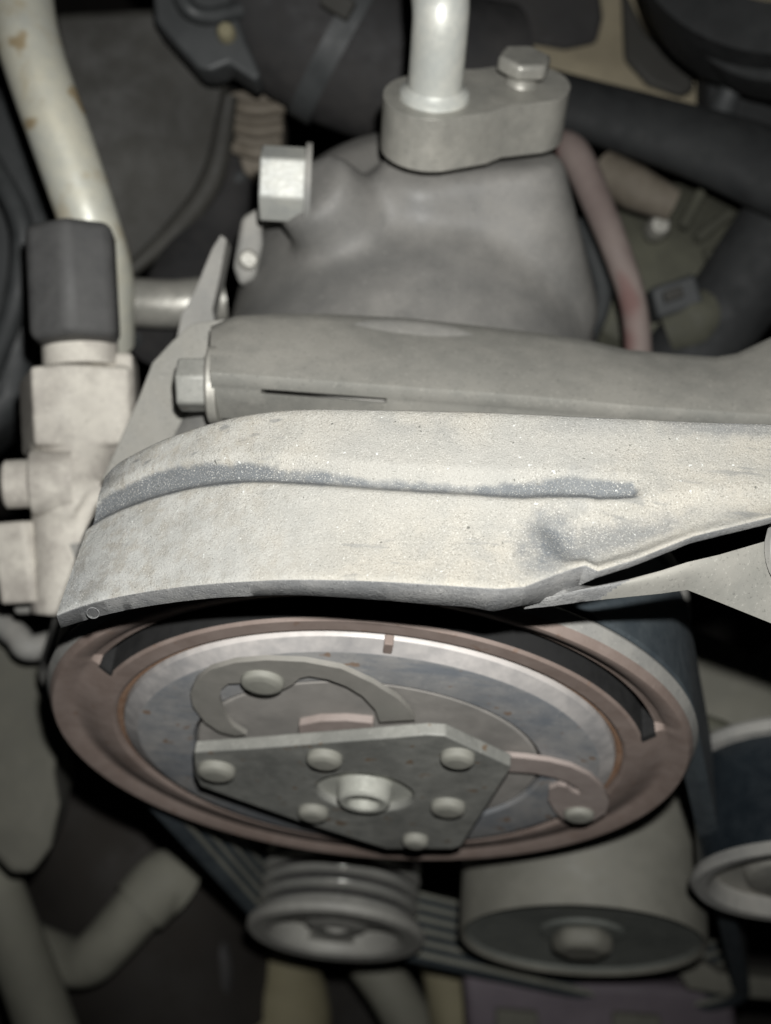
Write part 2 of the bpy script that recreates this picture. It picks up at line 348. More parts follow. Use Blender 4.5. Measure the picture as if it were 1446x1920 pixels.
C1 = [(440, 1380), (413, 1373), (385, 1355), (362, 1325), (357, 1300), (367, 1277), (395, 1256), (440, 1243), (500, 1238), (570, 1241), (640, 1254), (700, 1282), (745, 1310), (768, 1332), (779, 1350), (712, 1354),
      (704, 1331), (680, 1305), (650, 1287), (615, 1274), (580, 1268), (562, 1272), (548, 1284), (533, 1292), (500, 1297), (466, 1291), (452, 1281), (428, 1282), (415, 1293), (411, 1308), (418, 1335), (436, 1362), (462, 1378)]
prism('spring_leaf', [P(x, y, 'y', Y1) for x, y in C1], (0, 1.0, 0), 'spring', cl, 35, 0)
C2 = [(940, 1418), (985, 1422), (1030, 1428), (1070, 1438), (1105, 1455), (1130, 1478), (1142, 1503), (1136, 1525), (1112, 1540), (1082, 1545), (1056, 1537), (1040, 1520), (1028, 1500), (1030, 1480), (1048, 1473), (1062, 1476), (1074, 1486), (1088, 1490), (1086, 1480), (1068, 1468), (1040, 1458), (1000, 1450), (940, 1446)]
prism('spring_leaf', [P(x, y, 'y', Y1) for x, y in C2], (0, 1.0, 0), 'spring_pink', cl, 35, 0)
C3 = [(560, 1360), (600, 1352), (650, 1351), (700, 1356), (700, 1400), (560, 1400)]
prism('bridge_tab', [P(x, y, 'y', -3.2) for x, y in C3], (0, 1.6, 0), 'spring_pink', cl, 35, 0.3)
# hub plate and its rivets
YH = -7.2
HP = [(364, 1411), (470, 1404), (600, 1394), (740, 1383), (800, 1378), (835, 1380), (958, 1437), (957, 1443), (866, 1586), (850, 1592), (725, 1592), (712, 1588), (560, 1540), (424, 1492), (375, 1474), (366, 1455)]
hc = P(684, 1487, 'y', YH); hole = arc(hc.x, hc.z, 9.3, YH, 0, 2*math.pi, 40)[:-1]
hp = plate_hole('hub_plate', [P(x, y, 'y', YH) for x, y in HP], [hole], (0, 2.4, 0), 'hub', cl, 0.3)
lathe('hub_washer', [(0, 0.9), (9.6, 0.9), (9.6, 0.0), (0, 0)], (hc.x, YH + 1.6, hc.z), (0, 1, 0), 'nut', cl, 48)
lathe('hub_nut', [(2.7, -0.6), (2.9, -3.3), (3.3, -3.7), (4.4, -3.8), (5.0, -3.3), (5.2, 0)], (hc.x, YH + 1.6, hc.z), (0, 1, 0), 'nut', cl, 48)
lathe('shaft_end', [(0, -2.0), (2.7, -1.9), (2.7, 0)], (hc.x, YH + 1.6, hc.z), (0, 1, 0), 'rivet', cl, 32)
RV = [(405, 1452, 3.6, 'n'), (608, 1430, 3.3, 'n'), (858, 1428, 3.1, 'n'), (587, 1530, 3.1, 't'), (840, 1520, 3.4, 't'), (779, 1582, 2.7, 't')]
rv0 = None
for x, y, r, k in RV:
    c = P(x, y, 'y', YH - 1.2)
    if rv0 is None:
        rv0 = lathe('rivet', [(0, -1.9), (0.6, -1.85), (0.82, -1.65), (0.95, -1.2), (1.0, -0.5), (1.0, 1.3)], (0, 0, 0), (0, 1, 0), 'rivet', hp, 32)
        for v in rv0.data.vertices: v.co.x *= 1; v.co.z *= 1
        q = rv0
    else: q = rv0.copy(); sc.collection.objects.link(q); q.parent = hp
    q.location = Vector((c.x, YH, c.z))*S; q.scale = (r, 1.0, r)
for x, y, r, yy in ((492, 1282, 3.7, Y1), (1086, 1530, 3.0, Y1)):
    q = rv0.copy(); q.name = 'rivet'; sc.collection.objects.link(q); q.parent = cl
    c = P(x, y, 'y', yy - 0.6); q.location = Vector((c.x, yy, c.z))*S; q.scale = (r, 0.75, r)

# ================================================================== DRIVE BELT
SPC = Vector((-4.6, -1.5, -124)); SPR = 21.0
CRK = Vector((94, 0, -168)); CRR = 22
def belt():
    """closed ribbed belt: tangent hull of compressor pulley, small grooved pulley and a pulley beyond the frame"""
    circ = [(-1.2, 0, 56.8), (SPC.x, SPC.z, SPR + 0.6), (CRK.x, CRK.z, CRR)]
    pts = []
    for cx, cz, r in circ:
        for k in range(180): pts.append((cx + r*math.cos(k*math.pi/90), cz + r*math.sin(k*math.pi/90)))
    pts = sorted(set(pts))
    def half(ps):
        h = []
        for p in ps:
            while len(h) > 1 and (h[-1][0]-h[-2][0])*(p[1]-h[-2][1]) - (h[-1][1]-h[-2][1])*(p[0]-h[-2][0]) <= 0: h.pop()
            h.append(p)
        return h
    hull = half(pts)[:-1] + half(pts[::-1])[:-1]
    n = len(hull); ys = [6.6, 6.9]; ins = [1.6, 0.0]
    prof = [(6.6, 1.0), (6.6, 4.0)]                                   # (y, distance outwards of the ribbed inner face)
    ribs = 6; y0, y1 = 4.2, 25.0; p = (y1-y0)/ribs
    inner = []
    for k in range(ribs):
        a = y0 + k*p; inner += [(a + 0.05*p, 2.2), (a + 0.28*p, 0.0), (a + 0.72*p, 0.0), (a + 0.95*p, 2.2)]
    loop = [(y0, 2.6)] + inner + [(y1, 2.6), (y1, 4.0), (y1-0.5, 4.5), (y0+0.5, 4.5), (y0, 4.0)]
    bm = bmesh.new(); rings = []
    for i in range(n):
        a, b, c = Vector(hull[i-1]), Vector(hull[i]), Vector(hull[(i+1) % n])
        t = (c-a).normalized(); nn = Vector((t.y, -t.x))
        rings.append([bm.verts.new((b.x + nn.x*(h-0.6), y, b.y + nn.y*(h-0.6))) for y, h in loop])
    m = len(loop)
    for i in range(n):
        A, B = rings[i], rings[(i+1) % n]
        for k in range(m):
            f = bm.faces.new((A[k], A[(k+1) % m], B[(k+1) % m], B[k]))
            f.material_index = 1 if 0 < k < 4*ribs and k % 4 == 2 else 0
    o = link('drive_belt', bm, 'belt', None, 40); o.data.materials.append(M['rib'])
    tag(o, 'black ribbed rubber belt wrapped over the large dusty pulley', 'belt')
belt()

# ================================================================== SMALL GROOVED PULLEY
sp = empty('grooved_pulley', SPC, 'small grey grooved metal pulley under the large pulley', 'pulley')
pr = [(8, 27), (SPR + 1.4, 27), (SPR + 1.6, 26)]
for k in range(61):
    y = 25 - k*(20.0/60); pr.append((SPR - 0.9 + 2.1*(abs(math.cos(math.pi*(25-y)/4.0))**1.5*2 - 1)*0.9, y))
pr += [(SPR + 1.2, 4.5), (SPR + 1.0, 3.6)]
dr = lathe('grooved_drum', pr, SPC, (0, 1, 0), 'steel', sp, 96, 60); dr.data.materials.append(M['hose'])
for p in dr.data.polygons:                                       # groove bottoms painted dark, shade put into the colour so grooves show
    c = p.center
    if math.hypot(c.x, c.z) < (SPR - 1.6)*S and 0.005 < c.y < 0.0255: p.material_index = 1
lathe('flange', [(SPR - 1, 3.7), (SPR + 2.5, 3.4), (SPR + 3.2, 2.2), (SPR + 3.0, 0.8), (SPR + 2.0, 0.2), (SPR - 2.2, 0.4), (SPR - 3.2, 1.2), (SPR - 3.6, 7.0), (9.0, 7.0), (8.2, 3.4), (6.4, 2.6), (3.5, 2.6), (3.0, 3.6), (0, 3.6)], SPC, (0, 1, 0), 'steel_face', sp, 96, 30)
web = bmesh.new()
for k in range(3):
    a0 = k*2*math.pi/3 + 0.45
    for s in (0,):
        A = arc(SPC.x, SPC.z, 8.4, 2.2, a0-0.55, a0+0.55, 6) + arc(SPC.x, SPC.z, SPR-3.4, 2.2, a0+0.38, a0-0.38, 8)
        prism('spoke', A, (0, 1.6, 0), 'steel_face', sp, 35, 0.4)
web.free()

# ================================================================== SMOOTH IDLER
IC = P(1092, 1768, 'y', -2); IC = Vector((IC.x, -2, IC.z)); IR = 31.5
idl = empty('smooth_idler', IC, 'smooth beige drum idler pulley with dark green face and centre bolt', 'pulley')
lathe('drum', [(IR - 1.6, 1.0), (IR - 0.5, 0.0), (IR, 0.9), (IR, 44), (IR - 2, 45), (8, 45)], IC, (0, 1, 0), 'idler', idl, 120, 30)
lathe('face_disc', [(IR - 1.6, 1.0), (IR - 2.2, 1.8), (6, 3.2), (0, 3.2)], IC, (0, 1, 0), 'idler_face', idl, 96, 30)
hexbolt('centre_bolt', IC + Vector((0, 3.2, 0)), (0, -1, 0), 8.4, 6.0, 'idler', idl, 0.25, 2.2)
lathe('washer', [(0, -1.2), (10.4, -1.2), (11, -0.6), (11, 0.6)], IC + Vector((0, 3.2, 0)), (0, 1, 0), 'idler_face', idl, 48)

# ================================================================== BLACK IDLER AT THE RIGHT EDGE
BC = P(1512, 1668, 'y', -4); BC = Vector((BC.x, -4, BC.z)); BR = 22.5
bi = empty('rubber_idler', BC, 'black rubber faced pulley with grey rims at the right edge', 'pulley')
lathe('rubber_tread', [(BR - 0.4, 2.0), (BR, 2.5), (BR, 26), (BR - 0.5, 27)], BC, (0, 1, 0), 'tread', bi, 96, 30)
lathe('front_rim', [(BR - 0.3, 3.0), (BR + 1.5, 2.4), (BR + 1.8, 1.0), (BR + 0.8, 0), (BR - 1.6, 0.2), (BR - 3, 2.2), (BR - 3.4, 4.0)], BC, (0, 1, 0), 'cast', bi, 96, 30)
lathe('back_rim', [(BR - 0.4, 26), (BR + 1.9, 26.4), (BR + 2.2, 28.5), (BR + 1.6, 29.5), (8, 29.5)], BC, (0, 1, 0), 'cast', bi, 96, 30)
lathe('face_disc', [(BR - 3.3, 4.0), (13, 4.4), (12, 2.0), (10, 1.2), (0, 1.2)], BC, (0, 1, 0), 'fitting', bi, 64, 30)

# ================================================================== ARCHED SUPPORT BRACKET
br = empty('arched_bracket', (0, 0, 80), 'dusty pale cast aluminium bracket arching over the large pulley', 'bracket')
ST = [((200, 886), (106, 1152), 63.0, 20), ((222, 864), (150, 1136), 65.5, 22), ((262, 841), (205, 1121), 69.0, 22), ((310, 818), (280, 1107), 72.5, 21), ((380, 793), (365, 1096), 76.5, 20), ((460, 773), (455, 1089), 80.0, 20),
      ((560, 762), (560, 1085), 83.0, 22), ((700, 762), (700, 1088), 85.5, 27), ((800, 764), (805, 1094), 86.5, 30), ((880, 766), (885, 1099), 87.0, 31), ((945, 768), (940, 1102), 87.2, 36), ((985, 770), (985, 1098), 87.4, 30), ((1030, 772), (1030, 1080), 87.6, 43), ((1075, 775), (1075, 1064), 87.8, 53),
      ((1098, 776), (1098, 1058), 87.9, 32), ((1122, 777), (1122, 1069), 88.0, 2), ((1190, 780), (1190, 1048), 88.0, 2), ((1300, 786), (1300, 1004), 88.3, 2), ((1446, 791), (1446, 968), 88.8, 2), ((1640, 801), (1640, 905), 89.5, 2)]
RT_T = [0.31, 0.31, 0.305, 0.31, 0.33, 0.36, 0.40, 0.432, 0.44, 0.445, 0.45, 0.455, 0.465, 0.485, 0.495, 0.49, 0.52, 0.58, 0.62, 0.66]
RH = [2.0, 2.2, 2.3, 2.2, 2.0, 1.8, 1.6, 1.5, 1.45, 1.4, 1.4, 1.4, 1.45, 1.5, 1.5, 1.5, 1.3, 0.0, 0.0, 0.0]
RWD = [0.12, 0.12, 0.12, 0.115, 0.10, 0.09, 0.085, 0.08, 0.078, 0.078, 0.08, 0.085, 0.09, 0.09, 0.09, 0.088, 0.08, 0.05, 0.05, 0.05]
BK = [0.85, 0.95, 1, 1, 0.95, 0.88, 0.76, 0.68, 0.66, 0.67, 0.72, 0.75, 0.85, 0.9, 0.9, 0.9, 0.9, 0, 0, 0]
def bracket_body():
    NS = 200; n0 = len(ST) - 1; bm = bmesh.new(); uvl = bm.loops.layers.uv.new('UVMap'); bl = bm.verts.layers.float.new('bare'); rings = []
    # arc-length-like resampling along the stations, smooth interpolation
    def cr(vals, x):
        i = min(int(x), n0-1); t = x - i
        if i >= 10: return vals[i] + (vals[i+1]-vals[i])*t
        a, b, c, d = vals[max(i-1, 0)], vals[i], vals[i+1], vals[min(i+2, n0)]
        m0 = (c-a)*0.5; m1 = (d-b)*0.5; t2, t3 = t*t, t*t*t
        return b*(2*t3-3*t2+1) + m0*(t3-2*t2+t) + c*(3*t2-2*t3) + m1*(t3-t2)
    TT = [0.0, 0.012, 0.03] + [0.06 + 0.9*k/60 for k in range(61)] + [0.975, 0.99, 1.0]
    info = {}
    rnd = random.Random(3)
    wob = [rnd.uniform(-1, 1) for _ in range(NS+2)]
    for s in range(NS+1):
        x = n0*s/NS
        bx, by = cr([a[0][0] for a in ST], x), cr([a[0][1] for a in ST], x)
        fx, fy = cr([a[1][0] for a in ST], x), cr([a[1][1] for a in ST], x)
        z = cr([a[2] for a in ST], x); drop = (max(cr([a[3] for a in ST], x), 2) + 11)/7.6
        rt, rh, rw = cr(RT_T, x), max(cr(RH, x), 0), cr(RWD, x)
        if x > 16.0: rh *= max(0, 1-(x-16.0)/0.12)
        B = P(bx, by, 'z', z); F = P(fx, fy, 'z', z); ring = []
        bw_ = wob[s]*0.10 + 0.25*math.sin(s*0.37)*0.3
        # left edge of the cast end bulges at the rib
        for t in TT:
            p = B.lerp(F, t); e = min(t, 1-t)
            zz = z - (0.9*(1 - min(1, (t/0.03)))**2) - 0.25*(1 - min(1, (1-t)/0.02))**2
            q = (t-rt)/rw; bare = 0.0
            if abs(q) < 1.25:
                k = max(0, 1 - (abs(q)/1.25)**2); k = k*k*(3-2*k); g = min(1, (q+1.25)/1.3) if q < 0.05 else max(0, 1-(q-0.05)/1.0); g = g*g*(3-2*g); zz -= rh*1.1*g
                bk = cr(BK, x)*(1.0 if x <= 16.0 else max(0.0, 1-(x-16.0)/0.15)); bare = k*bk*min(1.0, max(0.0, (q + 1.25 - 1.6*(1-bk))/0.6))
            # the strip in front of the rib is dished a little, with a crease near the fork
            if t > rt + rw: zz -= 0.7*math.sin(math.pi*min(1, (t-rt-rw)/(1-rt-rw)))*min(1, max(0, (x-3)/4))
            if 10.5 < x < 18 and t > 0.6:
                ppx = bx + (fx-bx)*t; ed = 985 + 60*max(0, (t-0.66))/0.3
                w1 = min(1, max(0, (ppx-ed)/60)); w1 = w1*w1*(3-2*w1); w2 = max(0, 1-max(0, ppx-1080)/300)
                tt = min(1, max(0, (t-0.60)/0.10)); tb = min(1, max(0, (0.985-t)/0.09)); zz -= 1.7*w1*w2*tt*tt*(3-2*tt)*tb*tb*(3-2*tb)
            if s == 0: p = p + (F-B).cross(Vector((0, 0, 1))).normalized()*0
            v = bm.verts.new((p.x, p.y, zz)); v[bl] = bare; ring.append(v); info[v] = (0.5*(bx+(fx-bx)*t*2*0.5 + bx+(fx-bx)*t)/1446.0, t)
        f0 = ring[-1].co.copy(); b0 = ring[0].co.copy()
        # front edge face, underside, back face
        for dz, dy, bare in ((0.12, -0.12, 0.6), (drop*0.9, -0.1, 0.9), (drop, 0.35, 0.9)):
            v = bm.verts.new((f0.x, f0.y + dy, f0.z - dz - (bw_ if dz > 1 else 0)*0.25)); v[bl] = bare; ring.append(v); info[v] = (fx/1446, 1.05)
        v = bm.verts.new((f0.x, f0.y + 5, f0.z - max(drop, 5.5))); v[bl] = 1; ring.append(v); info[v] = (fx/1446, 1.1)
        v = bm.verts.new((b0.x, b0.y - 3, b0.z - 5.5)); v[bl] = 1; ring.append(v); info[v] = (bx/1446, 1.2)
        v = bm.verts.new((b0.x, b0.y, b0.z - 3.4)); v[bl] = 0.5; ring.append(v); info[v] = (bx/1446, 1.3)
        rings.append(ring)
    m = len(rings[0])
    for A, B in zip(rings, rings[1:]):
        for k in range(m):
            f = bm.faces.new((A[k], A[(k+1) % m], B[(k+1) % m], B[k]))
            j = k if k < len(TT) - 1 else (1 if k < len(TT) + 2 else 1)
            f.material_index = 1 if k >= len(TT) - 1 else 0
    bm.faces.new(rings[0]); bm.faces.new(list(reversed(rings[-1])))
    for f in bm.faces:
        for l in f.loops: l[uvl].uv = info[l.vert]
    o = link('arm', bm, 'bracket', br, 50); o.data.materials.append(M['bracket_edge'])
    return o
bracket_body()
# lower prong of the fork
PRG = [((990, 1128), (984, 1140), 80.0, 79.4), ((1045, 1113), (1038, 1134), 82.6, 81.2), ((1097, 1101), (1094, 1126), 83.9, 81.6), ((1180, 1084), (1180, 1117), 83.6, 81.0), ((1240, 1068), (1240, 1111), 83.2, 80.0), ((1290, 1052), (1290, 1104), 82.8, 79.0),
       ((1350, 1038), (1352, 1128), 82.0, 76.0), ((1446, 1010), (1446, 1166), 80.0, 72.0), ((1640, 940), (1640, 1245), 77.0, 66.0)]
bm = bmesh.new(); rings = []
for i in range(81):
    x = 8*i/80; k = min(int(x), 7); t = x-k; A, B = PRG[k], PRG[k+1]
    b_ = P(A[0][0]+(B[0][0]-A[0][0])*t, A[0][1]+(B[0][1]-A[0][1])*t, 'z', A[2]+(B[2]-A[2])*t)
    f_ = P(A[1][0]+(B[1][0]-A[1][0])*t, A[1][1]+(B[1][1]-A[1][1])*t, 'z', A[3]+(B[3]-A[3])*t)
    ring = []
    for q in range(9):
        s = q/8; p = b_.lerp(f_, s); p.z += 1.1*math.sin(math.pi*s) - 0.3; ring.append(bm.verts.new(p))
    ring.append(bm.verts.new(f_ + Vector((0, 0.6, -1.2)))); ring.append(bm.verts.new(f_ + Vector((0, 3, -4)))); jn = max(0, 1-i/27); ring.append(bm.verts.new(b_ + Vector((0, 0.6 + 6*jn, -4 + 4.5*jn))))
    rings.append(ring)
for i, (A, B) in enumerate(zip(rings, rings[1:])):
    for k in range(len(A)):
        f = bm.faces.new((A[k], A[(k+1) % len(A)], B[(k+1) % len(A)], B[k])); f.material_index = 1 if i < 30 - k*0.9 else 0
bm.faces.new(rings[0]); bm.faces.new(list(reversed(rings[-1])))
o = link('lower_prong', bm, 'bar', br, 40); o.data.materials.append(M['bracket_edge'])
c = P(118, 1147, 'z', 63.2)
e = bmesh.new(); lathe_bm(e, [(0.8, 0.0), (0.88, 0.03), (0.95, -0.05), (0.8, -0.3)], P(174, 1142, 'z', 65.5) + Vector((0, -0.35, -0.6)), (0.1, -0.85, 0.5), 24, True)
link('casting_mark', e, 'bracket_edge', br)
# bolt on the far right of the prong
rb = empty('fork_bolt', P(1470, 1025, 'z', 82), 'pale bolt head at the right edge beside the bracket fork', 'bolt')
lathe('head', [(0, 4), (4.0, 4), (4.8, 3), (5.0, 0)], P(1528, 1030, 'z', 80), (0.2, -0.5, 0.85), 'cast', rb, 32)
lathe('washer', [(0, 1.2), (7.4, 1.2), (7.6, 0)], P(1528, 1030, 'z', 79.4), (0.2, -0.5, 0.85), 'cast', rb, 32)

# ================================================================== COMPRESSOR
co = empty('compressor', (0, 60, 0), 'grey cast aluminium compressor body behind the arched bracket', 'compressor')
bm = lathe_bm(bmesh.new(), [(0, 62), (43.5, 62), (43.5, 66), (42.5, 68), (42.2, 100), (41.8, 114), (40.0, 126), (36.0, 135), (29, 141), (15, 144), (0, 144)], (0, 0, 0), (0, 1, 0), 96)
hb = D(535, 345, 258); ax = Vector((-0.985, -0.08, 0.02)).normalized()
def blob(bm, p0, p1, r0, r1):
    a = (p1-p0); lathe_bm(bm, [(0, 0), (r0, 0), (r1, a.length), (0, a.length)], p0, a, 40)
blob(bm, hb + Vector((20, 2, -22)), hb - ax*4.6, 13, 9.0)
for t in range(9): blob(bm, Vector((-4 + 3.2*t, 102, 14)), D(805, 270, 262).lerp(D(978, 250, 266), t/8) - Vector((0, 2, 4)), 20, 9.4)
o = link('rear_housing', bm, 'body', co, 60)
md = o.modifiers.new('remesh', 'REMESH'); md.mode = 'VOXEL'; md.voxel_size = 0.0011; md.use_smooth_shade = True
md = o.modifiers.new('smooth', 'SMOOTH'); md.factor = 0.5; md.iterations = 40
lathe('front_housing', [(30, 30), (40, 31), (50, 36), (53, 44), (53, 60), (51, 63), (43.4, 64)], (0, 0, 0), (0, 1, 0), 'cast', co, 128, 35)
hexbolt('relief_bolt', hb - ax*4.2, ax, 7.6, 9.2, 'bolt', co, 0.38, 0.5)
lathe('bolt_washer', [(0, 0.6), (8.4, 0.6), (8.4, -0.6), (0, -0.6)], hb - ax*4.6, ax, 'cast', co, 32)
# ears of the flange at the left
prism('mounting_ear', [D(x, y, 276) for x, y in ((452, 405), (487, 385), (492, 455), (478, 520), (450, 535), (436, 500))], FW*9, 'cast', co, 35, 1.2)
lathe('ear_bolt', [(0, 1.6), (1.6, 1.6), (2.2, 1.0), (2.2, 0)], D(465, 488, 275.5), -FW + RT*0.2, 'fitting', co, 32)
prism('support_ear', [D(x, y, 268) for x, y in ((398, 465), (414, 440), (425, 448), (412, 520), (398, 580), (405, 612), (330, 640), (340, 590), (365, 545))], FW*8, 'cast', co, 35, 1.2)

prism('front_shoulder', [D(x, y, 244) for x, y in ((322, 640), (360, 606), (420, 598), (450, 640), (450, 780), (420, 840), (300, 900), (190, 900), (222, 830), (262, 740), (285, 680))], FW*26 + RT*4, 'bar', co, 40, 5.0, 4)
# ================================================================== MOUNTING BAR behind the bracket
mb = empty('mounting_bar', (0, 45, 56), 'long grey mounting bar with flat sloping top behind the arched bracket', 'bracket')
BR_ = [((395, 612), (395, 700), 795), ((440, 592), (440, 703), 790), ((520, 588), (520, 709), 800), ((620, 589), (640, 718), 810), ((760, 596), (760, 727), 815), ((900, 611), (900, 737), 820), ((1010, 624), (1010, 746), 830), ((1100, 637), (1110, 755), 840), ((1180, 656), (1180, 762), 840),
       ((1270, 664), (1270, 768), 840), ((1345, 669), (1345, 773), 845), ((1385, 662), (1385, 776), 850), ((1446, 634), (1446, 779), 850), ((1640, 560), (1640, 790), 850)]
bm = bmesh.new(); rings = []
for i in range(131):
    x = 13*i/130; k = min(int(x), 12); t = x-k; t = t*t*(3-2*t)*0.35 + t*0.65; A, B = BR_[k], BR_[k+1]; L_ = lambda a, b: a+(b-a)*t
    b_ = P(L_(A[0][0], B[0][0]), L_(A[0][1], B[0][1]), 'z', 50); f_ = P(L_(A[1][0], B[1][0]), L_(A[1][1], B[1][1]), 'z', 58)
    ring = [bm.verts.new(b_ + Vector((0, 2.5, -14))), bm.verts.new(b_ + Vector((0, 1.2, -1.5)))]
    for q in range(8):
        s = q/7; p = b_.lerp(f_, s); p.z += 1.0*math.sin(math.pi*s*0.9); ring.append(bm.verts.new(p))
    fpx = L_(A[1][0], B[1][0]); dp = 5.0 if 497 < fpx < 716 else 0.0
    ring += [bm.verts.new(f_ + Vector((0, -0.5, -0.7))), bm.verts.new(f_ + Vector((0, -0.5, -2.6))), bm.verts.new(f_ + Vector((0, -0.45 + dp*1.7, -2.65 - dp*2.0))), bm.verts.new(f_ + Vector((0, -0.45 + dp*1.7, -3.6 - dp*2.0))), bm.verts.new(f_ + Vector((0, -0.5, -3.75))), bm.verts.new(f_ + Vector((0, -0.4, -7.5))), bm.verts.new(f_ + Vector((0, 0.6, -13))), bm.verts.new(f_ + Vector((0, 6, -16)))]
    rings.append(ring)
for A, B in zip(rings, rings[1:]):
    for k in range(len(A)): bm.faces.new((A[k], A[(k+1) % len(A)], B[(k+1) % len(A)], B[k]))
bm.faces.new(rings[0]); bm.faces.new(list(reversed(rings[-1])))
link('beam', bm, 'bar', mb, 40)
# raised pad with the long dark slot below it
bc = D(402, 722, 226); bax = Vector((-0.99, -0.08, -0.06)).normalized()
lathe('washer', [(0, 0.9), (6.6, 0.9), (7.0, 0.5), (7.0, -0.9), (0, -0.9)], bc, bax, 'fitting', mb, 40)
hexbolt('bolt_head', bc + bax*0.9, bax, 4.9, 5.4, 'hub', mb, 0.15, 0.5)

# ================================================================== PIPE AND FLANGE ON TOP
fu = Vector((-0.02, 0.20, 0.975)).normalized()
bcn = D(805, 232, 252); bcr = D(985, 205, 258)
ff = empty('pipe_flange', bcn, 'pale aluminium flange block with upright pipe on top of the compressor', 'fitting')
def flange():
    u = (bcr - bcn); u -= fu*u.dot(fu); ln = u.length; u.normalize(); v = fu.cross(u)
    r1, r2 = 9.4, 8.3; pts = []
    for k in range(25): a = math.pi/2 + math.pi*k/24; pts.append(bcn + (u*math.cos(a) + v*math.sin(a))*r1)
    pts += [bcn + u*ln*0.42 - v*r1*0.97, bcn + u*ln*0.60 - v*r2*0.93]
    for k in range(21): a = -math.pi/2 + math.pi*k/20; pts.append(bcn + u*ln + (u*math.cos(a) + v*math.sin(a))*r2)
    pts += [bcn + u*ln*0.62 + v*r2*1.0, bcn + u*ln*0.45 + v*r1*0.98]
    prism('block', [p - fu*5.2 for p in pts], fu*11.0, 'fitting', ff, 40, 0.8, 3)
    lathe('collar', [(6.9, 0), (6.7, 0.9), (5.9, 1.5), (5.4, 2.2)], bcn + u*0.6 + fu*5.8, fu, 'bright', ff, 40)
    c0 = bcn + u*0.6 + fu*5.0
    top = D(832, -160, 232)
    tube('pipe', [c0, c0 + fu*16, c0.lerp(top, 0.65), top], [5.3, 5.3, 5.6, 6.0], 'bright', ff, 32, 8)
    bb = bcn + u*ln*0.93 + v*0.5 + fu*5.8
    lathe('bolt_shank', [(3.4, 0), (3.0, 0.8), (3.0, 2.6)], bb, fu + u*0.05, 'fitting', ff, 24)
    hexbolt('bolt_head', bb + fu*2.4, fu + u*0.05, 5.6, 3.2, 'fitting', ff, 0.3, 0.8)
flange()

# ================================================================== LEFT VALVE BLOCK WITH BLACK CAP
vb = empty('service_valve', D(140, 900, 262), 'dusty cream valve block with side knob left of the arched bracket', 'valve')
vu = (UP*0.995 - RT*0.06 + FW*0.05).normalized(); vr = (RT - vu*RT.dot(vu)).normalized(); vf = vr.cross(vu)  # vf points to the viewer
def mm(px, dep): return px*dep/FPX
d0 = 262
def vbox(name, x0, y0, x1, y1, dep, th, m, bev=1.2, parent=vb, rot=0.0):
    c = D((x0+x1)/2, (y0+y1)/2, dep) - vf*th/2; r = Matrix.Rotation(rot, 3, vu)
    return box(name, c, (r @ vr)*mm(x1-x0, dep)/2, vu*mm(y1-y0, dep)/2, (r @ vf)*th/2, m, parent, bev, 3)
hexpts = lambda c, r, rot: [c + (vr*math.cos(rot+math.pi*k/3) + vf*math.sin(rot+math.pi*k/3))*r for k in range(6)]
bm = bmesh.new()
def blk(x0, y0, x1, y1, dep, th, rot):
    c = D((x0+x1)/2, (y0+y1)/2, dep) - vf*th/2; r = Matrix.Rotation(rot, 3, vu); ex, ey, ez = (r @ vr)*mm(x1-x0, dep)/2, vu*mm(y1-y0, dep)/2, (r @ vf)*th/2
    prism_bm(bm, [c-ex-ey-ez, c+ex-ey-ez, c+ex+ey-ez, c-ex+ey-ez], ez*2)
blk(26, 686, 210, 836, d0, 20, 0.40)
blk(150, 660, 246, 850, d0 + 6, 14, 0.1)
blob(bm, D(138, 1150, d0 + 8), D(138, 690, d0 + 8), 8.8, 8.4)
blob(bm, D(150, 940, d0 + 6), D(84, 905, d0 + 4), 8.5, 6.8)
blob(bm, D(200, 1010, d0 + 10), D(170, 900, d0 + 8), 10, 8.5)
o = link('casting', bm, 'valve', vb, 60)
md = o.modifiers.new('remesh', 'REMESH'); md.mode = 'VOXEL'; md.voxel_size = 0.0007; md.use_smooth_shade = True
md = o.modifiers.new('smooth', 'SMOOTH'); md.factor = 0.5; md.iterations = 8
prism('neck', [D(152, 690, d0 + 8) + (vr*math.cos(a*math.pi/12) + vf*math.sin(a*math.pi/12))*7.9 for a in range(24)], vu*6, 'valve', vb, 40, 0.4)
kn = D(84, 905, d0 + 2)
lathe('side_knob', [(0, 8.2), (4.4, 8.2), (5.0, 7.6), (5.0, 3), (6.6, 2.6), (7.0, 2), (7.0, -6)], kn, -vr + vf*0.15, 'valve', vb, 40)
prism('lower_nut', hexpts(D(62, 1130, d0 + 8), 7.4, 0.25), vu*17 - vr*1.5, 'valve', vb, 35, 0.8)
tube('elbow', [D(170, 1010, d0 + 8), D(178, 1090, d0 + 9), D(170, 1170, d0 + 14), D(140, 1260, d0 + 30)], [9, 8.6, 8.2, 8], 'cast', vb, 24, 6)
vbox('lower_block', 30, 1085, 140, 1150, d0 + 14, 14, 'cast', 1.4, rot=-0.3)
vc = prism('cap', hexpts(D(143, 642, d0 + 2), 10.1, 0.42), vu*23.8, 'cap', None, 35, 2.0, 4)
tag(vc, 'black hexagonal plastic cap on top of the cream valve block', 'cap')

lp = tube('stained_pipe', [D(28, -140, 292), D(42, 20, 286), D(66, 120, 284), D(118, 270, 284), D(172, 430, 286), D(196, 520, 294), D(200, 640, 306)], [7.2, 7.2, 7.0, 6.9, 6.6, 6.6, 6.6], 'pipe', None, 28, 8)
tag(lp, 'stained pale metal pipe running down behind the black cap', 'pipe')

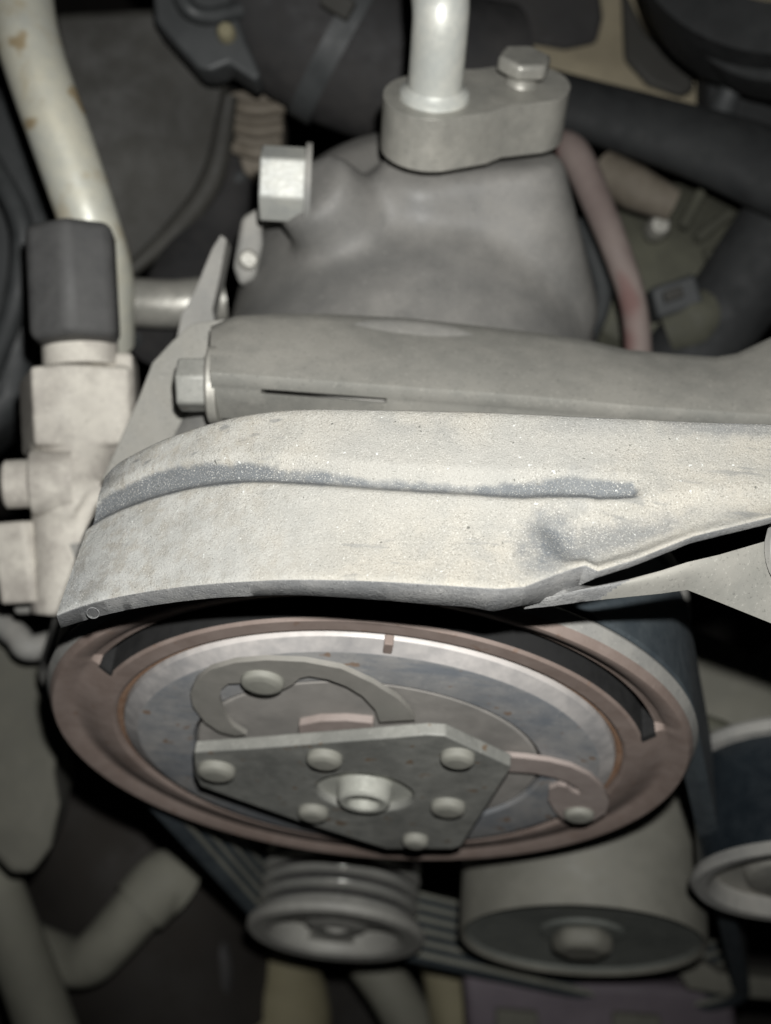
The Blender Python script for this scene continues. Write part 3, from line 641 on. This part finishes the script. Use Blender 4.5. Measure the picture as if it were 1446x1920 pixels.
# ================================================================== BACKGROUND, LEFT AND TOP
o = tube('short_hose', [D(190, 556, 318), D(250, 566, 318), D(330, 570, 318), D(420, 560, 320)], 6.0, 'fitting', None, 24)
tag(o, 'short pale horizontal pipe behind the black cap', 'pipe')
pn = empty('air_duct', D(260, 250, 340), 'dark grey plastic duct panel right of the stained pipe', 'duct')
prism('panel', [D(x, y, d) for x, y, d in ((96, 22, 330), (300, 12, 336), (420, 110, 344), (436, 260, 350), (402, 360, 352), (330, 450, 350), (240, 512, 346), (130, 470, 338))], FW*50 + UP*8, 'grey_plastic', pn, 40, 4.0, 3)
tube('edge_bead', [D(430, 180, 346), D(400, 330, 348), D(330, 430, 346), D(244, 508, 342)], [2.4, 3.4, 3.0, 2.0], 'grey_plastic', pn, 16)
o = prism('side_cover', [D(x, y, 342) for x, y in ((-120, 140), (10, 150), (62, 330), (110, 430), (60, 640), (40, 760), (-120, 900))], FW*30, 'slate', None, 40, 5, 3)
tag(o, 'dark slate plastic cover at the left edge behind the stained pipe', 'cover')
clp = empty('cable_clip', D(370, 60, 318), 'dark plastic clip with a small pale stud at the top', 'clip')
prism('arm', [D(x, y, 316) for x, y in ((282, -60), (420, -60), (455, 60), (490, 140), (478, 152), (430, 118), (396, 132), (372, 128), (290, 40))], FW*12, 'slate', clp, 40, 1.8, 3)
lathe('stud', [(0, 2.2), (1.6, 2.0), (2.3, 1.0), (2.3, -2)], D(424, 60, 314), -FW, 'yellow', clp, 24)
tube('cable', [D(330, -40, 312), D(352, 14, 311), D(392, 30, 313), D(450, 18, 316)], 2.2, 'slate', clp, 14)
cn = empty('brown_connector', D(480, 250, 352), 'blurred brown plastic plug above the bright hex bolt', 'connector')
prism('plug', [D(x, y, 352) for x, y in ((430, 172), (500, 160), (530, 205), (528, 290), (490, 345), (456, 320), (440, 260))], FW*22, 'brown', cn, 40, 2.5, 3)
for k, (y, h) in enumerate(((196, 10), (236, 10), (276, 9))):
    tube('ridge', [D(432 + k*5, y, 350), D(480, y + 10, 348), D(530 - k*4, y + 4, 350)], 2.0, 'brown', cn, 12, 5)
o = tube('wire_loom', [D(300, 640, 330), D(372, 470, 352), D(420, 380, 360), D(440, 250, 372), D(420, 150, 380)], [10, 9, 9, 10, 10], 'hose', None, 20, 8)
tag(o, 'dark dusty wire loom rising behind the compressor ear', 'cable')
o = tube('radiator_hose', [D(380, -190, 330), D(500, -30, 334), D(640, 75, 338), D(790, 130, 344), D(940, 150, 352)], [22, 22, 22, 21, 20], 'hose', None, 40, 10)
tag(o, 'thick dark rubber hose crossing behind the upright pipe', 'hose')
tp = empty('tan_shroud', D(1100, 110, 372), 'tan painted metal frame with dark recesses at the top right', 'shroud')
prism('sheet', [D(x, y, 378) for x, y in ((860, -80), (1200, -80), (1225, 60), (1322, 140), (1324, 226), (1250, 215), (1130, 190), (1000, 120), (880, 60))], FW*8, 'tan', tp, 40, 1.2)
prism('recess_shade', [D(x, y, 374) for x, y in ((880, -70), (1120, -70), (1132, 30), (1120, 78), (1060, 90), (980, 76), (900, 30))], FW*3, 'hose', tp, 40, 2.0)  # dark plates stand in for the shade inside the frame's recesses
prism('recess_shade', [D(x, y, 374) for x, y in ((1165, -40), (1215, 60), (1300, 128), (1306, 166), (1280, 182), (1215, 158), (1172, 110))], FW*3, 'grey_plastic', tp, 40, 2.0)
bp_ = empty('black_housing', D(1330, 60, 348), 'black round plastic housing in the top right corner', 'housing')
lathe('ring', [(17, 0), (19, -2), (22, -2.5), (26, -1), (29, 4), (29.5, 18), (18, 20), (17, 4)], D(1490, 0, 336), -FW - RT*0.35 + UP*0.1, 'black', bp_, 64, 40, close=True)
lathe('lens', [(0, 1.0), (12, 0.6), (17.2, -1)], D(1490, 0, 346), -FW - RT*0.35 + UP*0.1, 'tan', bp_, 48)
lathe('outer_shell', [(31, 12), (34, 9), (38, 10), (41, 16), (42, 40), (30, 42)], D(1478, -36, 352), -FW - RT*0.25 + UP*0.15, 'black', bp_, 64, 40)
tube('strut', [D(1402, 120, 338), D(1370, 168, 340), D(1345, 230, 346)], [3, 3, 4], 'slate', bp_, 16)
prism('side_web', [D(x, y, 352) for x, y in ((1326, 100), (1446, 190), (1500, 200), (1500, 330), (1330, 260))], FW*14, 'black', bp_, 40, 2)
o = tube('cross_rail', [D(980, 170, 346), D(1100, 205, 340), D(1260, 252, 334), D(1400, 300, 328), D(1560, 372, 320)], [9, 9.5, 10.5, 12, 13], 'black', None, 28, 8, flat=0.7)
tag(o, 'dark blue black rail slanting down to the right edge', 'rail')
o = tube('pink_hose', [D(1044, 268, 322), D(1078, 290, 318), D(1120, 380, 314), D(1160, 480, 312), D(1190, 580, 312), D(1200, 700, 314)], [3.8, 4.2, 3.8, 3.5, 3.3, 3.3], 'pinkhose', None, 24, 8)
tag(o, 'dusty pinkish hose curving down right of the compressor', 'hose')
al = empty('olive_motor', D(1250, 440, 350), 'dark olive ribbed motor casing right of the pinkish hose', 'motor')
lathe('casing', [(0, 6), (20, 6), (27, 2), (30, -6), (30, -40)], D(1240, 500, 362), -FW - RT*0.15 + UP*0.4, 'olive', al, 64, 35)
lathe('stud', [(0, 2.5), (2.2, 2.3), (3.0, 1), (3.0, -6)], D(1236, 424, 346), -FW, 'fitting', al, 24)
for k in range(5):
    a = -0.6 + k*0.42
    p0 = D(1240, 500, 354); tube('cooling_rib', [p0 + (RT*math.cos(a) + UP*math.sin(a))*12 - FW*1, p0 + (RT*math.cos(a) + UP*math.sin(a))*24 - FW*0], [1.6, 1.4], 'olive', al, 10, 4)
o = tube('rounded_lever', [D(1130, 318, 346), D(1190, 352, 342), D(1262, 384, 342)], [5.5, 6.0, 4.5], 'brown', None, 20)
tag(o, 'small brown rounded lever above the olive motor', 'lever')
o = tube('dark_cable', [D(1150, 860, 352), D(1250, 720, 352), D(1370, 570, 346), D(1460, 440, 338), D(1560, 330, 330)], [12, 12, 12, 12, 13], 'black', None, 20)
tag(o, 'thick black cable curving up along the right edge', 'cable')
o = tube('grey_lug', [D(1250, 620, 344), D(1300, 600, 342), D(1345, 575, 342)], [7, 8, 6], 'olive', None, 20)
tag(o, 'small grey olive lug beneath the olive motor', 'lug')

# ================================================================== RIGHT AND LOWER BACKGROUND
eb = empty('engine_casting', D(1380, 1300, 320), 'grey green engine casting at the right behind the large pulley', 'casting')
prism('wall', [D(x, y, 318) for x, y in ((1240, 1170), (1320, 1185), (1500, 1262), (1560, 1400), (1540, 1470), (1240, 1470))], FW*40, 'block', eb, 40, 5, 3)
tube('ridge', [D(1290, 1345, 313), D(1350, 1372, 312), D(1410, 1400, 312)], [2.2, 3.0, 2.2], 'olive', eb, 14)
prism('ledge', [D(x, y, 312) for x, y in ((1296, 1392), (1420, 1412), (1560, 1420), (1560, 1480), (1290, 1470))], FW*16, 'block', eb, 40, 3, 3)
o = prism('left_casting', [D(x, y, 330) for x, y in ((-60, 1190), (40, 1200), (92, 1240), (118, 1330), (102, 1450), (112, 1510), (96, 1590), (60, 1640), (20, 1640), (-60, 1560))], FW*40 - RT*6, 'block', None, 40, 8, 3)
tag(o, 'rough grey engine casting at the left edge beside the large pulley', 'casting')
o = tube('left_cable', [D(-30, 1140, 312), D(30, 1190, 306), D(60, 1215, 304), D(150, 1190, 310)], 3.2, 'cast', None, 14)
tag(o, 'thin grey cable below the valve block at left', 'cable')
eh = empty('elbow_tube', D(200, 1780, 400), 'pale greenish elbow tube in the lower left', 'tube')
tube('bend', [D(52, 1772, 404), D(120, 1800, 398), D(165, 1800, 394), D(205, 1765, 392), D(255, 1708, 392), D(300, 1668, 394)], [7.4, 7.6, 7.8, 7.8, 8.2, 8.6], 'tube', eh, 28, 8)
tube('collar', [D(262, 1700, 391), D(312, 1652, 394), D(345, 1668, 396)], [9.4, 9.8, 9.0], 'tube', eh, 28, 6)
o = tube('long_tube', [D(-50, 1560, 372), D(10, 1720, 374), D(60, 1850, 378), D(110, 1990, 384)], [8.2, 8.4, 8.6, 9.0], 'tube', None, 28, 8)
tag(o, 'straight pale greenish tube running down the lower left corner', 'tube')
o = tube('bulb_canister', [D(536, 1760, 460), D(536, 1800, 458), D(540, 1850, 456), D(542, 1900, 454), D(542, 2000, 452)], [8, 9.5, 13.5, 15, 15.5], 'yellow', None, 32, 8)
tag(o, 'dim tan bottle shaped canister below the small grooved pulley', 'canister')
o = tube('diagonal_strut', [D(690, 1800, 450), D(740, 1868, 448), D(810, 1990, 446)], [8, 8.5, 9], 'tube', None, 24, 6)
tag(o, 'pale diagonal strut below the small grooved pulley', 'strut')
o = tube('yellow_tube', [D(822, 1790, 442), D(842, 1860, 440), D(862, 1990, 438)], [7, 8, 8.5], 'yellow', None, 24, 6)
tag(o, 'dim yellowish tube left of the purple box', 'tube')
pb = empty('purple_box', D(1130, 1880, 400), 'dull purple plastic box beneath the smooth idler', 'box')
prism('shell', [D(x, y, 398) for x, y in ((868, 1806), (960, 1836), (1220, 1846), (1378, 1862), (1392, 2020), (884, 2020))], FW*30, 'purple', pb, 40, 3, 3)
for x0, x1, y0 in ((930, 1010, 1895), (1150, 1240, 1902)):
    prism('pale_label', [D(x, y, 395) for x, y in ((x0, y0), (x1, y0 + 6), (x1 + 6, 2010), (x0, 2010))], FW*5, 'block', pb, 40, 1)
o = prism('grey_bracket', [D(x, y, 388) for x, y in ((1270, 1815), (1320, 1806), (1350, 1826), (1500, 1840), (1500, 1880), (1390, 1872), (1290, 1856))], FW*10, 'block', None, 40, 1.5)
tag(o, 'small grey green bracket below the smooth idler at right', 'bracket')
o = tube('dark_wall_tube', [D(130, 1460, 470), D(240, 1600, 468), D(330, 1900, 470)], [40, 44, 46], 'floor', None, 32, 6)
tag(o, 'large dark hose deep behind the elbow tube', 'hose')

# a few more wires, clips and plugs in the gaps
for nm, pts, r, m_, lab, cat in (
    ('thin_wire', [(560, -40, 372), (530, 60, 366), (505, 140, 362), (520, 220, 368)], 2.0, 'pinkhose', 'thin reddish wire left of the thick dark hose', 'wire'),
    ('thin_wire', [(250, 640, 330), (300, 520, 344), (360, 430, 350), (452, 330, 356)], 2.2, 'slate', 'thin dark wire crossing below the grey duct panel', 'wire'),
    ('thin_wire', [(-20, 300, 326), (40, 420, 322), (30, 560, 324), (-20, 700, 330)], 3.0, 'slate', 'dark cable at the left edge beside the black cap', 'cable'),
    ('thin_wire', [(1090, 660, 330), (1130, 560, 336), (1108, 470, 340), (1085, 420, 344)], 2.4, 'slate', 'dark wire between the compressor and the pinkish hose', 'wire'),
    ('thin_wire', [(1300, 1480, 330), (1300, 1380, 326), (1350, 1290, 322), (1470, 1210, 318)], 2.6, 'slate', 'dark wire lying on the engine casting at right', 'wire'),
    ('thin_wire', [(380, 2000, 440), (420, 1840, 436), (400, 1740, 440), (340, 1600, 450)], 3.2, 'hose', 'dim cable right of the elbow tube', 'cable')):
    o = tube(nm, [D(*p) for p in pts], r, m_, None, 12, 8); tag(o, lab, cat)
hc_ = empty('hose_clamp', D(640, 75, 330), 'dull metal clamp band around the thick dark hose', 'clamp')
pa, pb_ = D(600, 50, 337), D(640, 75, 338); ax_ = (pb_ - pa).normalized()
lathe('band', [(22.6, -3), (23.2, -3), (23.2, 3), (22.6, 3)], pb_, ax_, 'slate', hc_, 64, 35, close=True)
box('screw_block', pb_ - FW*23.5, ax_*4, ax_.cross(FW)*2.6, FW*2, 'grey_plastic', hc_, 0.6)
pg = empty('wire_plug', D(1160, 585, 338), 'small dark plug beside the lower pinkish hose', 'connector')
box('shell', D(1262, 560, 340), RT*6 + UP*2, UP*4 - RT*1.2, FW*5, 'slate', pg, 1.0)
box('latch', D(1262, 552, 334), RT*2.4 + UP*0.8, UP*1.4 - RT*0.4, FW*1.2, 'grey_plastic', pg, 0.4)
